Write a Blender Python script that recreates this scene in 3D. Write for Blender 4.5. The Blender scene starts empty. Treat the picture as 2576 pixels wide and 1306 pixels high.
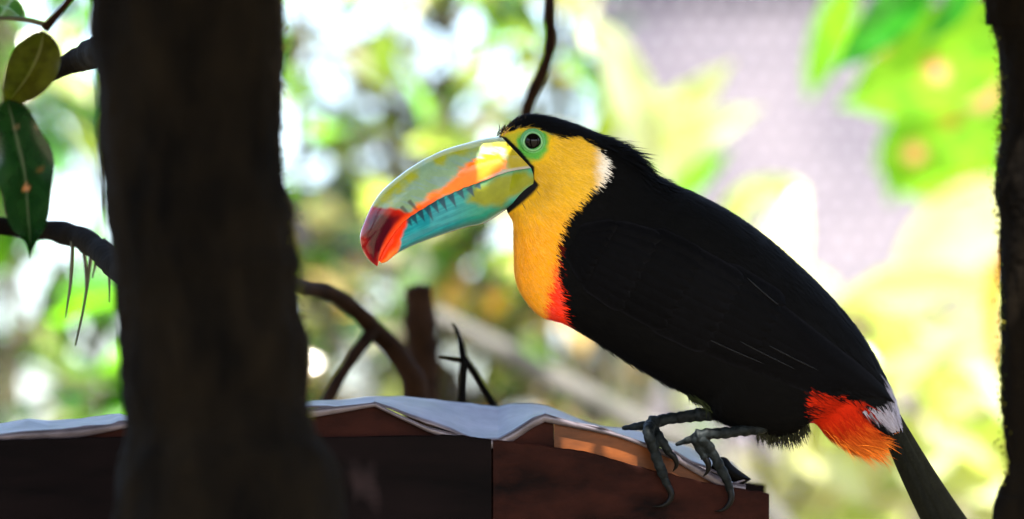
import bpy, math, random
import numpy as np
from mathutils import Vector, noise
from mathutils.bvhtree import BVHTree

random.seed(7)
RNG = np.random.default_rng(11)
scene = bpy.context.scene
COL = scene.collection

# ------------------------------------------------------------------ camera
CAM_H, PITCH = 1.6, math.radians(5.0)
LENS, SENSOR = 135.0, 36.0
cd = bpy.data.cameras.new('camera'); cam = bpy.data.objects.new('camera', cd); COL.objects.link(cam)
cam.location = (0, 0, CAM_H); cam.rotation_euler = (math.pi / 2 + PITCH, 0, 0)
cd.lens = LENS; cd.sensor_width = SENSOR; cd.clip_start = 0.05; cd.clip_end = 3000
cd.dof.use_dof = True; cd.dof.focus_distance = 2.765; cd.dof.aperture_fstop = 2.8
scene.camera = cam

# ------------------------------------------------------------------ sky, sun, exposure
SUN_EL, SUN_AZ = math.radians(57), math.radians(164)      # azimuth clockwise from +Y
SUN = np.array([math.sin(SUN_AZ) * math.cos(SUN_EL), math.cos(SUN_AZ) * math.cos(SUN_EL), math.sin(SUN_EL)])
world = bpy.data.worlds.new('World'); scene.world = world; world.use_nodes = True
nt = world.node_tree
sky = nt.nodes.new('ShaderNodeTexSky'); sky.sky_type = 'NISHITA'; sky.sun_disc = False
sky.sun_elevation = SUN_EL; sky.sun_rotation = SUN_AZ; sky.air_density = 1.0; sky.dust_density = 4.0; sky.ozone_density = 1.0
bg = nt.nodes['Background']; bg.inputs['Strength'].default_value = 0.13
nt.links.new(sky.outputs[0], bg.inputs['Color'])
sl = bpy.data.lights.new('sun', 'SUN'); sl.energy = 4.0; sl.angle = math.radians(0.5); sl.color = (1.0, 0.95, 0.87)
so = bpy.data.objects.new('sun', sl); COL.objects.link(so); so.location = (-3, -3, 8)
so.rotation_euler = Vector(SUN).to_track_quat('Z', 'Y').to_euler()
scene.view_settings.view_transform = 'Standard'; scene.view_settings.look = 'None'
scene.view_settings.gamma = 1.0; scene.view_settings.exposure = 3.2
scene.view_settings.use_curve_mapping = False
scene.cycles.max_bounces = 8; scene.cycles.transparent_max_bounces = 8
scene.cycles.use_denoising = True

# ------------------------------------------------------------------ helpers
PW, PH = 2576.0, 1306.0                     # measuring frame of the photograph
TW = SENSOR / LENS                          # frame width per metre of distance
CP, SP = math.cos(PITCH), math.sin(PITCH)
def P(px, py, D):
    """a point of the place: seen in direction (px, py), D metres ahead of the camera"""
    px, py, D = np.broadcast_arrays(np.asarray(px, float), np.asarray(py, float), np.asarray(D, float))
    x = (px - PW / 2) / PW * TW * D
    z = -(py - PH / 2) / PW * TW * D
    return np.stack([x, D * CP - z * SP, CAM_H + D * SP + z * CP], -1)
DB = 2.79                                   # distance of the bird's middle plane
K = 0.74 / PW                               # metres per measuring pixel there

def mesh_np(name, V, faces, cols=None, smooth=True):
    """faces: list of int arrays (n,3) or (n,4)"""
    me = bpy.data.meshes.new(name)
    V = np.ascontiguousarray(V, dtype=np.float32)
    faces = [np.asarray(f, dtype=np.int32) for f in faces if len(f)]
    nl = sum(f.size for f in faces); npoly = sum(len(f) for f in faces)
    me.vertices.add(len(V)); me.vertices.foreach_set('co', V.ravel())
    me.loops.add(nl); me.loops.foreach_set('vertex_index', np.concatenate([f.ravel() for f in faces]))
    me.polygons.add(npoly)
    sizes = np.concatenate([np.full(len(f), f.shape[1], np.int32) for f in faces])
    starts = np.concatenate([[0], np.cumsum(sizes)[:-1]]).astype(np.int32)
    me.polygons.foreach_set('loop_start', starts)
    me.polygons.foreach_set('use_smooth', np.full(npoly, smooth))
    me.update(calc_edges=True); me.validate()
    if cols is not None:
        a = me.color_attributes.new('Col', 'FLOAT_COLOR', 'POINT')
        c = np.ones((len(V), 4), np.float32); c[:, :3] = cols
        a.data.foreach_set('color', c.ravel())
    return me

def empty(name, loc, label, cat, group=None):
    o = bpy.data.objects.new(name, None); COL.objects.link(o); o.location = [float(v) for v in loc]
    o.empty_display_size = 0.05
    o['label'] = label; o['category'] = cat
    if group: o['group'] = group
    return o
ROOTLOC = {}
def root_loc(o):
    l = np.zeros(3)
    while o is not None:
        l = l + np.array(o.location); o = o.parent
    return l
def part(name, V, faces, mat, parent=None, cols=None, smooth=True, kind=None):
    V = np.asarray(V, float)
    if parent is not None: V = V - root_loc(parent)
    o = bpy.data.objects.new(name, mesh_np(name, V, faces, cols, smooth)); COL.objects.link(o)
    if mat is not None: o.data.materials.append(mat)
    if parent is not None: o.parent = parent
    if kind: o['kind'] = kind
    return o
def tag(o, label, cat, group=None):
    o['label'] = label; o['category'] = cat
    if group: o['group'] = group
    return o

def cr(ctrl, n):
    """Catmull-Rom resampling of control rows (m, k) -> (n, k)"""
    c = np.asarray(ctrl, float); m = len(c)
    t = np.linspace(0, m - 1, n); i = np.clip(t.astype(int), 0, m - 2); f = (t - i)[:, None]
    g = lambda j: c[np.clip(j, 0, m - 1)]
    p0, p1, p2, p3 = g(i - 1), g(i), g(i + 1), g(i + 2)
    p0 = np.where((i == 0)[:, None], 2 * p1 - p2, p0); p3 = np.where((i == m - 2)[:, None], 2 * p2 - p1, p3)
    return 0.5 * (2 * p1 + (p2 - p0) * f + (2 * p0 - 5 * p1 + 4 * p2 - p3) * f ** 2 + (3 * p1 - p0 - 3 * p2 + p3) * f ** 3)
def arc(pts, n):
    p = np.asarray(pts, float); p = cr(p, max(200, n * 4))
    d = np.concatenate([[0], np.cumsum(np.linalg.norm(np.diff(p, axis=0), axis=1))]); d /= d[-1]
    t = np.linspace(0, 1, n)
    return np.stack([np.interp(t, d, p[:, j]) for j in range(p.shape[1])], -1)
def grid_faces(nu, nv, wrap=False, off=0):
    i, j = np.meshgrid(np.arange(nu - 1), np.arange(nv if wrap else nv - 1), indexing='ij')
    j2 = (j + 1) % nv
    return np.stack([i * nv + j, i * nv + j2, (i + 1) * nv + j2, (i + 1) * nv + j], -1).reshape(-1, 4) + off
def fbm(pts, octaves=4):
    return np.array([noise.fractal(Vector(p), 1.0, 2.0, octaves) for p in pts])
def tube(path, radii, nseg=10, n=None, bump=0.0, bscale=40.0):
    path = np.asarray(path, float); radii = np.asarray(radii, float)
    if n is None: n = max(len(path) * 5, 8)
    pr = cr(np.concatenate([path, radii[:, None]], 1), n); p, r = pr[:, :3], np.maximum(pr[:, 3], 1e-4)
    t = np.gradient(p, axis=0); t /= np.linalg.norm(t, axis=1)[:, None] + 1e-9
    ref = np.array([0.13, 0.95, 0.28])
    s = np.cross(t, ref); s /= np.linalg.norm(s, axis=1)[:, None] + 1e-9
    u = np.cross(s, t)
    a = np.linspace(0, 2 * math.pi, nseg, endpoint=False)
    dirv = s[:, None, :] * np.cos(a)[None, :, None] + u[:, None, :] * np.sin(a)[None, :, None]
    V = p[:, None, :] + dirv * r[:, None, None]
    if bump:
        h = fbm((V.reshape(-1, 3) * bscale)).reshape(n, nseg)
        V = V + dirv * (r[:, None] * bump * h)[:, :, None]
    V = V.reshape(-1, 3)
    F = [grid_faces(n, nseg, True)]
    V = np.concatenate([V, [p[0] - t[0] * r[0] * 0.3, p[-1] + t[-1] * r[-1] * 0.3]])
    a0, a1 = n * nseg, n * nseg + 1
    j = np.arange(nseg); j2 = (j + 1) % nseg
    F.append(np.concatenate([np.stack([j2, j, np.full(nseg, a0)], -1),
                             np.stack([(n - 1) * nseg + j, (n - 1) * nseg + j2, np.full(nseg, a1)], -1)]))
    return V, F
def merge(items):
    Vs, Fs, o = [], [], 0
    for V, F in items:
        Vs.append(V); Fs += [f + o for f in F]; o += len(V)
    return np.concatenate(Vs), Fs
def box(x0, x1, y0, y1, z0, z1):
    V = np.array([[x, y, z] for x in (x0, x1) for y in (y0, y1) for z in (z0, z1)], float)
    return V, [np.array([[0, 1, 3, 2], [4, 6, 7, 5], [0, 4, 5, 1], [2, 3, 7, 6], [0, 2, 6, 4], [1, 5, 7, 3]])]
def sstep(a, b, x):
    t = np.clip((x - a) / (b - a + 1e-12), 0, 1); return t * t * (3 - 2 * t)
def sd_poly(x, y, poly):
    """signed distance to polygon, negative inside (in measuring pixels)"""
    x = np.asarray(x, float); y = np.asarray(y, float)
    p = np.asarray(poly, float); q = np.roll(p, -1, 0)
    d = np.full(x.shape, 1e18); inside = np.zeros(x.shape, bool)
    for (ax, ay), (bx, by) in zip(p, q):
        ex, ey = bx - ax, by - ay; wx, wy = x - ax, y - ay
        t = np.clip((wx * ex + wy * ey) / (ex * ex + ey * ey + 1e-12), 0, 1)
        d = np.minimum(d, (wx - ex * t) ** 2 + (wy - ey * t) ** 2)
        c = ((ay > y) != (by > y)) & (x < (bx - ax) * (y - ay) / (by - ay + 1e-12) + ax)
        inside ^= c
    return np.sqrt(d) * np.where(inside, -1, 1)
def mix(a, b, t):
    return np.asarray(a) * (1 - t[..., None]) + np.asarray(b) * t[..., None]

# ------------------------------------------------------------------ materials
def new_mat(name):
    m = bpy.data.materials.new(name); m.use_nodes = True
    return m, m.node_tree, m.node_tree.nodes['Principled BSDF']
def noise_node(t, scale, detail=5, rough=0.6, coord='Object'):
    tc = t.nodes.new('ShaderNodeTexCoord'); n = t.nodes.new('ShaderNodeTexNoise')
    n.inputs['Scale'].default_value = scale; n.inputs['Detail'].default_value = detail; n.inputs['Roughness'].default_value = rough
    t.links.new(tc.outputs[coord], n.inputs['Vector']); return n
def add_bump(t, b, height, strength, dist):
    bp = t.nodes.new('ShaderNodeBump'); bp.inputs['Strength'].default_value = strength; bp.inputs['Distance'].default_value = dist
    t.links.new(height, bp.inputs['Height']); t.links.new(bp.outputs[0], b.inputs['Normal'])
def mat_attr(name, rough=0.5, spec=0.5, sheen=0.0, coat=0.0, trans=0.0, nscale=0, nstr=0.0, bump=0.0):
    m, t, b = new_mat(name)
    a = t.nodes.new('ShaderNodeAttribute'); a.attribute_name = 'Col'
    src = a.outputs['Color']
    if nscale:
        n = noise_node(t, nscale)
        mr = t.nodes.new('ShaderNodeMapRange'); mr.inputs[1].default_value = 0.3; mr.inputs[2].default_value = 0.7
        mr.inputs[3].default_value = 1 - nstr; mr.inputs[4].default_value = 1 + nstr
        t.links.new(n.outputs[0], mr.inputs[0])
        mx = t.nodes.new('ShaderNodeVectorMath'); mx.operation = 'SCALE'
        t.links.new(src, mx.inputs[0]); t.links.new(mr.outputs[0], mx.inputs['Scale']); src = mx.outputs[0]
        if bump: add_bump(t, b, n.outputs[0], bump, 0.001)
    t.links.new(src, b.inputs['Base Color'])
    b.inputs['Roughness'].default_value = rough; b.inputs['Specular IOR Level'].default_value = spec
    b.inputs['Sheen Weight'].default_value = sheen; b.inputs['Coat Weight'].default_value = coat
    if trans:
        tr = t.nodes.new('ShaderNodeBsdfTranslucent'); t.links.new(src, tr.inputs['Color'])
        g = t.nodes.new('ShaderNodeVectorMath'); g.operation = 'MULTIPLY'; g.inputs[1].default_value = (1.5, 1.7, 0.5)
        t.links.new(src, g.inputs[0]); t.links.new(g.outputs[0], tr.inputs['Color'])
        ms = t.nodes.new('ShaderNodeMixShader'); ms.inputs[0].default_value = trans
        t.links.new(b.outputs[0], ms.inputs[1]); t.links.new(tr.outputs[0], ms.inputs[2])
        t.links.new(ms.outputs[0], t.nodes['Material Output'].inputs['Surface'])
    return m
def mat_noise(name, c1, c2, scale, rough=0.7, bump=0.3, bdist=0.004, metal=0.0, stretch=None, detail=7, c3=None, spec=0.4):
    m, t, b = new_mat(name)
    n = noise_node(t, scale, detail, 0.65)
    if stretch:
        mp = t.nodes.new('ShaderNodeMapping'); mp.inputs['Scale'].default_value = stretch
        tc = t.nodes.new('ShaderNodeTexCoord'); t.links.new(tc.outputs['Object'], mp.inputs[0]); t.links.new(mp.outputs[0], n.inputs['Vector'])
    r = t.nodes.new('ShaderNodeValToRGB'); r.color_ramp.elements[0].position = 0.32; r.color_ramp.elements[1].position = 0.68
    r.color_ramp.elements[0].color = (*c1, 1); r.color_ramp.elements[1].color = (*c2, 1)
    if c3:
        e = r.color_ramp.elements.new(0.8); e.color = (*c3, 1)
    t.links.new(n.outputs[0], r.inputs[0]); t.links.new(r.outputs[0], b.inputs['Base Color'])
    b.inputs['Roughness'].default_value = rough; b.inputs['Metallic'].default_value = metal
    b.inputs['Specular IOR Level'].default_value = spec
    if bump: add_bump(t, b, n.outputs[0], bump, bdist)
    return m

M_FEATHER = mat_attr('feather', rough=0.7, spec=0.03, sheen=0.0, nscale=900, nstr=0.12)
M_WING = mat_attr('wing_feather', rough=0.55, spec=0.022, nscale=500, nstr=0.3)
M_BILL = mat_attr('bill_keratin', rough=0.13, spec=0.32, nscale=160, nstr=0.10, bump=0.06)
M_SKIN = mat_attr('bare_skin', rough=0.45, spec=0.4, nscale=700, nstr=0.15, bump=0.25)
M_LEAF = mat_attr('leaf', rough=0.17, spec=0.6, trans=0.45, nscale=25, nstr=0.2)
M_PALE = mat_attr('pale_leaf', rough=0.17, spec=0.6, trans=0.5, nscale=20, nstr=0.15)
M_EYE, _t, _b = new_mat('eye_gloss'); _b.inputs['Specular IOR Level'].default_value = .14; _b.inputs['Base Color'].default_value = (0.002, 0.0015, 0.0015, 1); _b.inputs['Roughness'].default_value = 0.06
M_CLAW = mat_noise('claw_horn', (0.0015, 0.0015, 0.0016), (0.004, 0.0035, 0.0035), 200, spec=.08, rough=0.35, bump=0.1, bdist=0.0005)
M_LEG = mat_noise('scaly_leg_skin', (0.0015, 0.002, 0.0022), (0.010, 0.013, 0.014), 160, spec=.06, rough=0.55, bump=0.6, bdist=0.0012, c3=(0.022, 0.015, 0.012))
M_BARK = mat_noise('shade_dark_bark', (0.001, 0.0009, 0.0009), (0.006, 0.0043, 0.0026), 30, rough=0.9, bump=0.8, bdist=0.006, stretch=(1, 1, 0.35), c3=(0.005, 0.006, 0.003), spec=0.02)  # deep shade put into the albedo, well below real bark
M_BROWN = mat_noise('brown_branch', (0.004, 0.0018, 0.0008), (0.018, 0.008, 0.0036), 35, rough=0.85, bump=0.6, bdist=0.004, spec=0.04)
M_TWIG = mat_noise('black_twig', (0.001, 0.001, 0.001), (0.004, 0.0035, 0.003), 60, rough=0.8, bump=0.4, bdist=0.002, spec=0.02)
M_PALEBARK = mat_noise('pale_bark', (0.02, 0.021, 0.016), (0.055, 0.052, 0.046), 25, rough=0.85, bump=0.4, bdist=0.003)
M_STEM = mat_noise('green_stem', (0.02, 0.02, 0.008), (0.06, 0.05, 0.02), 30, rough=0.8, bump=0.2)
M_MOSS = mat_attr('moss', rough=0.95, spec=0.1, trans=0.3)

# ------------------------------------------------------------------ ground
_g, _ge = 1500.0, 2
V = np.array([[-_g, -_g, 0], [_g, -_g, 0], [_g, _g, 0], [-_g, _g, 0]])
M_GROUND = mat_noise('leaf_littered_soil', (0.05, 0.045, 0.02), (0.16, 0.13, 0.08), 3.0, rough=0.95, bump=0.5, bdist=0.02)
g = part('ground', V, [np.array([[0, 1, 2, 3]])], M_GROUND); g['kind'] = 'structure'

# ------------------------------------------------------------------ leaves (shared tools)
def leaf_template(n):
    """unit leaf: x along 0..1, y across -0.5..0.5; returns (verts, faces)"""
    t = np.linspace(0, 1, n + 1)
    w = np.sin(math.pi * np.power(t, 0.8)) ** 0.9; w[0] = w[-1] = 0
    V = [(0, 0)]; rows = []
    for k in range(1, n):
        rows.append(len(V)); V += [(t[k], -0.5 * w[k]), (t[k], 0), (t[k], 0.5 * w[k])]
    V.append((1, 0)); last = len(V) - 1
    T, Q = [], []
    r = rows[0]; T += [(0, r, r + 1), (0, r + 1, r + 2)]
    for a, b in zip(rows[:-1], rows[1:]): Q += [(a, b, b + 1, a + 1), (a + 1, b + 1, b + 2, a + 2)]
    r = rows[-1]; T += [(r, last, r + 1), (r + 1, last, r + 2)]
    return np.array(V, float), np.array(T), np.array(Q).reshape(-1, 4)
LT = {n: leaf_template(n) for n in (3, 4, 14)}
def unit(v): return v / (np.linalg.norm(v, axis=-1, keepdims=True) + 1e-9)
def leaves(base, d, up, ln, wd, col, n=3, curl=0.2, fold=0.18):
    """arrays of leaves -> V, F, C"""
    tv, T, Q = LT[n]; m = len(base)
    d = unit(d); side = unit(np.cross(d, up)); nn = np.cross(side, d)
    ln = np.broadcast_to(ln, m); wd = np.broadcast_to(wd, m); curl = np.broadcast_to(curl, m)
    x, y = tv[:, 0], tv[:, 1]
    V = (base[:, None] + d[:, None] * (ln[:, None] * x)[:, :, None] + side[:, None] * (wd[:, None] * y)[:, :, None]
         + nn[:, None] * (wd[:, None] * np.abs(y) * fold * 2 - (curl * ln)[:, None] * x ** 2)[:, :, None])
    k = len(tv); off = (np.arange(m) * k)[:, None, None]
    F = [(T[None] + off).reshape(-1, 3)]
    if len(Q): F.append((Q[None] + off).reshape(-1, 4))
    C = np.repeat(col, k, axis=0)
    return V.reshape(-1, 3), F, C

# ------------------------------------------------------------------ the near tree (left), crown added out of view to shade the bird
def trunk_mesh(ys, L, R, D, seed, nv=420, na=90, rough=14):
    q = cr(np.stack([ys, L, R], -1), nv)
    D = np.broadcast_to(D, nv)
    c = (q[:, 1] + q[:, 2]) / 2; hw = (q[:, 2] - q[:, 1]) / 2
    a = np.linspace(0, 2 * math.pi, na, endpoint=False)
    sc = TW / PW * D
    X = (c[:, None] + hw[:, None] * np.cos(a)); W = (hw[:, None] * 0.95 * np.sin(a))
    Y = np.repeat(q[:, 0][:, None], na, 1)
    pts = np.stack([X / 60 + seed, Y / 170, W / 60], -1).reshape(-1, 3)
    h = fbm(pts, 4).reshape(nv, na)
    h2 = fbm(pts * np.array([3.2, 4.5, 3.2]), 3).reshape(nv, na)
    k = (rough * h + rough * 0.45 * h2)
    X = X + np.cos(a) * k; W = W + np.sin(a) * k
    return P(X, Y, D[:, None] + W * sc[:, None]).reshape(-1, 3), [grid_faces(nv, na, True)]
DT = 2.40
ys = np.array([-9000, -4000, -1500, -500, -100, 0, 100, 230, 350, 450, 520, 600, 660, 720, 790, 850, 950, 1010, 1090, 1160, 1260, 1400, 2000, 4000, 8000], float)
Lx = np.array([300, 260, 230, 215, 220, 226, 232, 244, 250, 256, 262, 276, 282, 290, 294, 298, 302, 306, 318, 300, 285, 270, 220, 140, 40], float)
Rx = np.array([640, 680, 700, 712, 714, 714, 718, 712, 708, 716, 738, 736, 752, 748, 758, 778, 778, 774, 800, 846, 866, 872, 880, 930, 1050], float)
tloc = P(540, 7900, DT); tloc[2] = 0
tree = empty('tree', tloc, 'dark rough barked tree trunk standing before the wooden box and bare brown branch', 'tree')
V, F = trunk_mesh(ys, Lx, Rx, DT, 3.1, nv=700, na=96, rough=9)
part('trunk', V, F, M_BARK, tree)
# sun flecks: crown gaps cut to put sun on bill, wood and trunk edges
def DBOARD(x): return 2.672 + (np.asarray(x, float)) / 1935.0 * 0.123
fleck = [([(1213, 356), (1257, 352), (1272, 400), (1262, 428), (1202, 449)], DB - 0.018),
         ([(1412, 1090), (1486, 1108), (1486, 1140), (1412, 1138)], DBOARD(1450) + .0065),
         ([(1520, 1128), (1600, 1150), (1612, 1176), (1520, 1152)], DBOARD(1560) + .0065),
         ([(1690, 1168), (1760, 1192), (1786, 1220), (1690, 1196)], DBOARD(1730) + .0065),
         ([(884, 1210), (915, 1198), (950, 1218), (954, 1242), (930, 1250), (894, 1238)], DBOARD(920)),
         ([(700, -40), (716, -40), (718, 160), (712, 330), (700, 330)], 2.395),
         ([(2508, 560), (2524, 560), (2526, 940), (2508, 940)], 2.595)]
s1 = unit(np.cross(SUN, [0, 0, 1.0])); s2 = np.cross(s1, SUN)
fleck2 = []
for poly, D in fleck:
    w = P(np.array(poly)[:, 0], np.array(poly)[:, 1], D); fleck2.append(np.stack([w @ s1, w @ s2], -1))
# limbs carrying the crown, above the picture
top = P(470, -1500, DT)
crown_c = np.array([0.0, 2.45, 0.0]) + SUN * (0.62 / SUN[2]); crown_z = 1.6 + 2.77 * SP + 0.62
def clear_of_flecks(path, rad):
    q_ = cr(path, 40); uv = np.stack([q_ @ s1, q_ @ s2], -1)
    return all((sd_poly(uv[:, 0], uv[:, 1], p_) > rad + .02).all() for p_ in fleck2)
k = 0
for tries in range(400):
    if k == 6: break
    ang = RNG.uniform(0, 6.283)
    e = np.array([crown_c[0] + RNG.uniform(.5, 1) * math.cos(ang), crown_c[1] + 0.85 * math.sin(ang), crown_z + 0.25 + 0.1 * (k % 3)])
    s0 = P(470, -900 - 180 * k, DT)
    pth = [s0, s0 + (e - s0) * 0.35 + np.array([0, 0, 0.25]), s0 + (e - s0) * 0.7 + np.array([0, 0, 0.2]), e]
    if not clear_of_flecks(pth, .03): continue
    k += 1
    V, F = tube(pth, [0.03, 0.022, 0.015, 0.006], 8, 18)
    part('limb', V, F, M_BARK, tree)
N1, N2 = 15000, 14000
cx = RNG.uniform(-1.15, 0.95, N1); cy = RNG.uniform(-1.3, 0.75, N1); cz = RNG.uniform(0.0, 0.42, N1)
base = np.stack([crown_c[0] + cx, crown_c[1] + cy, crown_z + cz], -1)
# low leaf sprays added out of view to trim the sun flecks
sp = []
for poly, D in fleck:
    m_ = N2 // len(fleck); pc = P(np.array(poly)[:, 0], np.array(poly)[:, 1], D).mean(0)
    q_ = pc + SUN * RNG.uniform(.36, .95, (m_, 1)) + s1 * RNG.uniform(-.15, .15, (m_, 1)) + s2 * RNG.uniform(-.15, .15, (m_, 1)); sp.append(q_)
base = np.concatenate([base] + sp); N = len(base)
yaw = RNG.uniform(0, 6.283, N)
d = np.stack([np.cos(yaw), np.sin(yaw), RNG.uniform(-0.5, 0.1, N)], -1)
up = np.stack([RNG.normal(0, .35, N), RNG.normal(0, .35, N), np.ones(N)], -1)
ln = RNG.uniform(0.06, 0.11, N); ln[N1:] = RNG.uniform(.016, .034, N - N1); wd = ln * RNG.uniform(0.4, 0.55, N)
col = np.array([0.035, 0.085, 0.018]) * RNG.uniform(0.6, 1.5, (N, 1)) + RNG.uniform(0, 0.012, (N, 3))
V, F, C = leaves(base, d, up, ln, wd, col, 3)
kk = len(LT[3][0]); Vr = V.reshape(N, kk, 3)
u2, v2 = Vr @ s1, Vr @ s2
bad = np.zeros(N, bool)
tri3 = np.concatenate([LT[3][1], LT[3][2][:, [0, 1, 2]], LT[3][2][:, [0, 2, 3]]])
samp = np.concatenate([np.stack([u2, v2], -1)] + [np.stack([(u2 + np.roll(u2, s, 1)) / 2, (v2 + np.roll(v2, s, 1)) / 2], -1) for s in (1, 3)], 1)
for poly in fleck2:
    # a leaf whose shadow would touch the fleck is left away
    bad |= (sd_poly(samp[..., 0], samp[..., 1], poly) < 0).any(1)
    pp = np.concatenate([poly, (poly + np.roll(poly, 1, 0)) / 2, poly.mean(0, keepdims=True), poly * .5 + poly.mean(0) * .5])
    for t_ in tri3:
        a_, b_, c_ = [np.stack([u2[:, i], v2[:, i]], -1)[:, None] for i in t_]
        cr2 = lambda o, p, q: (p[..., 0] - o[..., 0]) * (q[..., 1] - o[..., 1]) - (p[..., 1] - o[..., 1]) * (q[..., 0] - o[..., 0])
        e1, e2, e3 = cr2(a_, b_, pp[None]), cr2(b_, c_, pp[None]), cr2(c_, a_, pp[None])
        bad |= (((e1 > 0) & (e2 > 0) & (e3 > 0)) | ((e1 < 0) & (e2 < 0) & (e3 < 0))).any(1)
# leave the frame free: nothing of the crown hangs into view
zl = Vr[..., 2] - (CAM_H + Vr[..., 1] * math.tan(PITCH + math.atan(TW * PH / PW / 2)))
bad |= (zl < 0.05).any(1)
keep = ~bad
V, F, C = leaves(base[keep], d[keep], up[keep], ln[keep], wd[keep], col[keep], 3)
part('unseen_crown', V, F, M_LEAF, tree, C, kind='stuff')
items = []
for q_ in sp:
    for k in range(10):
        e = q_[RNG.integers(0, len(q_))]; pth = [e + [RNG.normal(0, .05), RNG.normal(0, .05), .55], e + [0, 0, .25], e]
        if e[2] - (CAM_H + e[1] * math.tan(PITCH + math.atan(TW * PH / PW / 2))) > .06 and clear_of_flecks(pth, -.014): items.append(tube(pth, [.003, .002, .0012], 5, 10))
V, F = merge(items); part('twigs', V, F, M_BARK, tree, kind='stuff')  # out-of-view twigs added to hold the sprays
# moss and lichen tufts on the lit side of the trunk
def moss_on(px, py, D, n, size, cols, seed):
    r = np.random.default_rng(seed); B, Dn, L, C = [], [], [], []
    for x, y, m in zip(px, py, n):
        b = P(x + r.normal(0, 7, m), y + r.normal(0, 16, m), D + r.normal(0, 0.008, m))
        B.append(b); Dn.append(np.stack([r.uniform(-0.3, 1, m), r.normal(0, .5, m), r.uniform(-1.0, 0.5, m)], -1))
        L.append(r.uniform(0.4, 1.2, m) * size); C.append(np.array(cols)[r.integers(0, len(cols), m)] * r.uniform(.6, 1.3, (m, 1)))
    B, Dn, L, C = map(np.concatenate, (B, Dn, L, C))
    return leaves(B, Dn, r.normal(0, 1, B.shape), L, L * 0.35, C, 3)
mcol = [(0.08, 0.075, 0.008), (0.13, 0.115, 0.012), (0.04, 0.03, 0.012), (0.03, 0.04, 0.008)]
yy = np.arange(-60, 1060, 14.0)
xx = np.interp(yy, ys, Rx) - 4 + RNG.normal(0, 3, len(yy))
V, F, C = moss_on(xx, yy, DT, (8 + 16 * np.exp(-((yy - 640) / 110) ** 2) + 10 * np.exp(-((yy - 60) / 120) ** 2)).astype(int), 0.004, mcol, 5)
part('moss', V, F, M_MOSS, tree, C, kind='stuff')

# ------------------------------------------------------------------ right hand trunk
ysr = np.array([-9000, -3000, -600, 0, 60, 130, 250, 380, 470, 560, 700, 850, 1000, 1120, 1170, 1240, 1306, 1700, 4000, 8000], float)
Lr = np.array([2500, 2490, 2480, 2478, 2492, 2514, 2520, 2512, 2502, 2514, 2519, 2517, 2520, 2528, 2538, 2516, 2500, 2470, 2440, 2350], float)
Rr = Lr + 330; Rr[-2:] += 120
tloc = P(2660, 7600, 2.6); tloc[2] = 0
tree2 = empty('tree', tloc, 'dark trunk edged with yellow green moss beside the toucan tail', 'tree')
V, F = trunk_mesh(ysr, Lr, Rr, 2.60, 9.7, nv=600, na=80, rough=7)
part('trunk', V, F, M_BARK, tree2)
yy = np.arange(-40, 1240, 13.0); xx = np.interp(yy, ysr, Lr) + 2
def mirror(V, x0): W = V.copy(); return W
B = []
rr = np.random.default_rng(8)
V, F, C = moss_on(xx - 2, yy, 2.6, (9 + 14 * np.exp(-((yy - 330) / 160) ** 2) + 9 * np.exp(-((yy - 950) / 160) ** 2)).astype(int), 0.0036, mcol + [(0.10, 0.11, 0.01)], 6)
part('moss', V, F, M_MOSS, tree2, C, kind='stuff')
e0 = P(2660, -2600, 2.6)
for k in range(3):
    e = e0 + np.array([-0.3 + 0.5 * k, 0.4 - 0.35 * k, 0.7]); V, F = tube([e0 - [0, 0, 0.2 * k], (e0 + e) / 2 + [0, 0, .08], e], [0.035, 0.022, 0.008], 8)
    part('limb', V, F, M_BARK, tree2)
m = 700
b = e0 + np.array([0.15, 0.1, 0.75]) + RNG.normal(0, 1, (m, 3)) * [0.35, 0.3, 0.16]
V, F, C = leaves(b, RNG.normal(0, 1, (m, 3)) * [1, 1, .4], np.array([0, 0, 1.0]) + RNG.normal(0, .3, (m, 3)), RNG.uniform(.07, .12, m), 0.045, np.array([[.035, .08, .018]]) * RNG.uniform(.6, 1.5, (m, 1)), 3)
part('unseen_crown', V, F, M_LEAF, tree2, C, kind='stuff')

# ------------------------------------------------------------------ wooden box with the folded metal sheet
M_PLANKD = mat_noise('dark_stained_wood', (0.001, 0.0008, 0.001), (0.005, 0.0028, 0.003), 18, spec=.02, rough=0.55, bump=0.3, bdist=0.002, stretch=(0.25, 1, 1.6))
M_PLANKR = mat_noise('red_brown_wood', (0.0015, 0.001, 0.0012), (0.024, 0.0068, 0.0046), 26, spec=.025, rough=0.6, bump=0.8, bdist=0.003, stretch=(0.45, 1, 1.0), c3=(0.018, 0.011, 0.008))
M_PANEL = mat_noise('orange_varnished_wood', (0.008, 0.003, 0.0015), (0.095, 0.026, 0.005), 22, spec=.15, rough=0.4, bump=0.25, bdist=0.001, stretch=(0.3, 1, 2))
M_SHEET = mat_noise('weathered_zinc', (0.016, 0.012, 0.016), (0.13, 0.112, 0.135), 14, spec=.2, rough=0.45, bump=0.2, bdist=0.001, metal=0.0)
boxloc = P(900, 1400, 2.7); boxloc[2] = 0
fbox = empty('feeding_box', boxloc, 'red brown wooden box on a post under the folded metal sheet', 'wooden box')
BT = np.array([(-700, 1112), (0, 1106), (330, 1098), (780, 1100), (1000, 1096), (1157, 1094), (1240, 1106), (1360, 1120), (1480, 1137), (1600, 1172), (1785, 1216), (1860, 1228), (1935, 1241)], float)
def btop(x): return np.interp(x, BT[:, 0], BT[:, 1])
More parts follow.
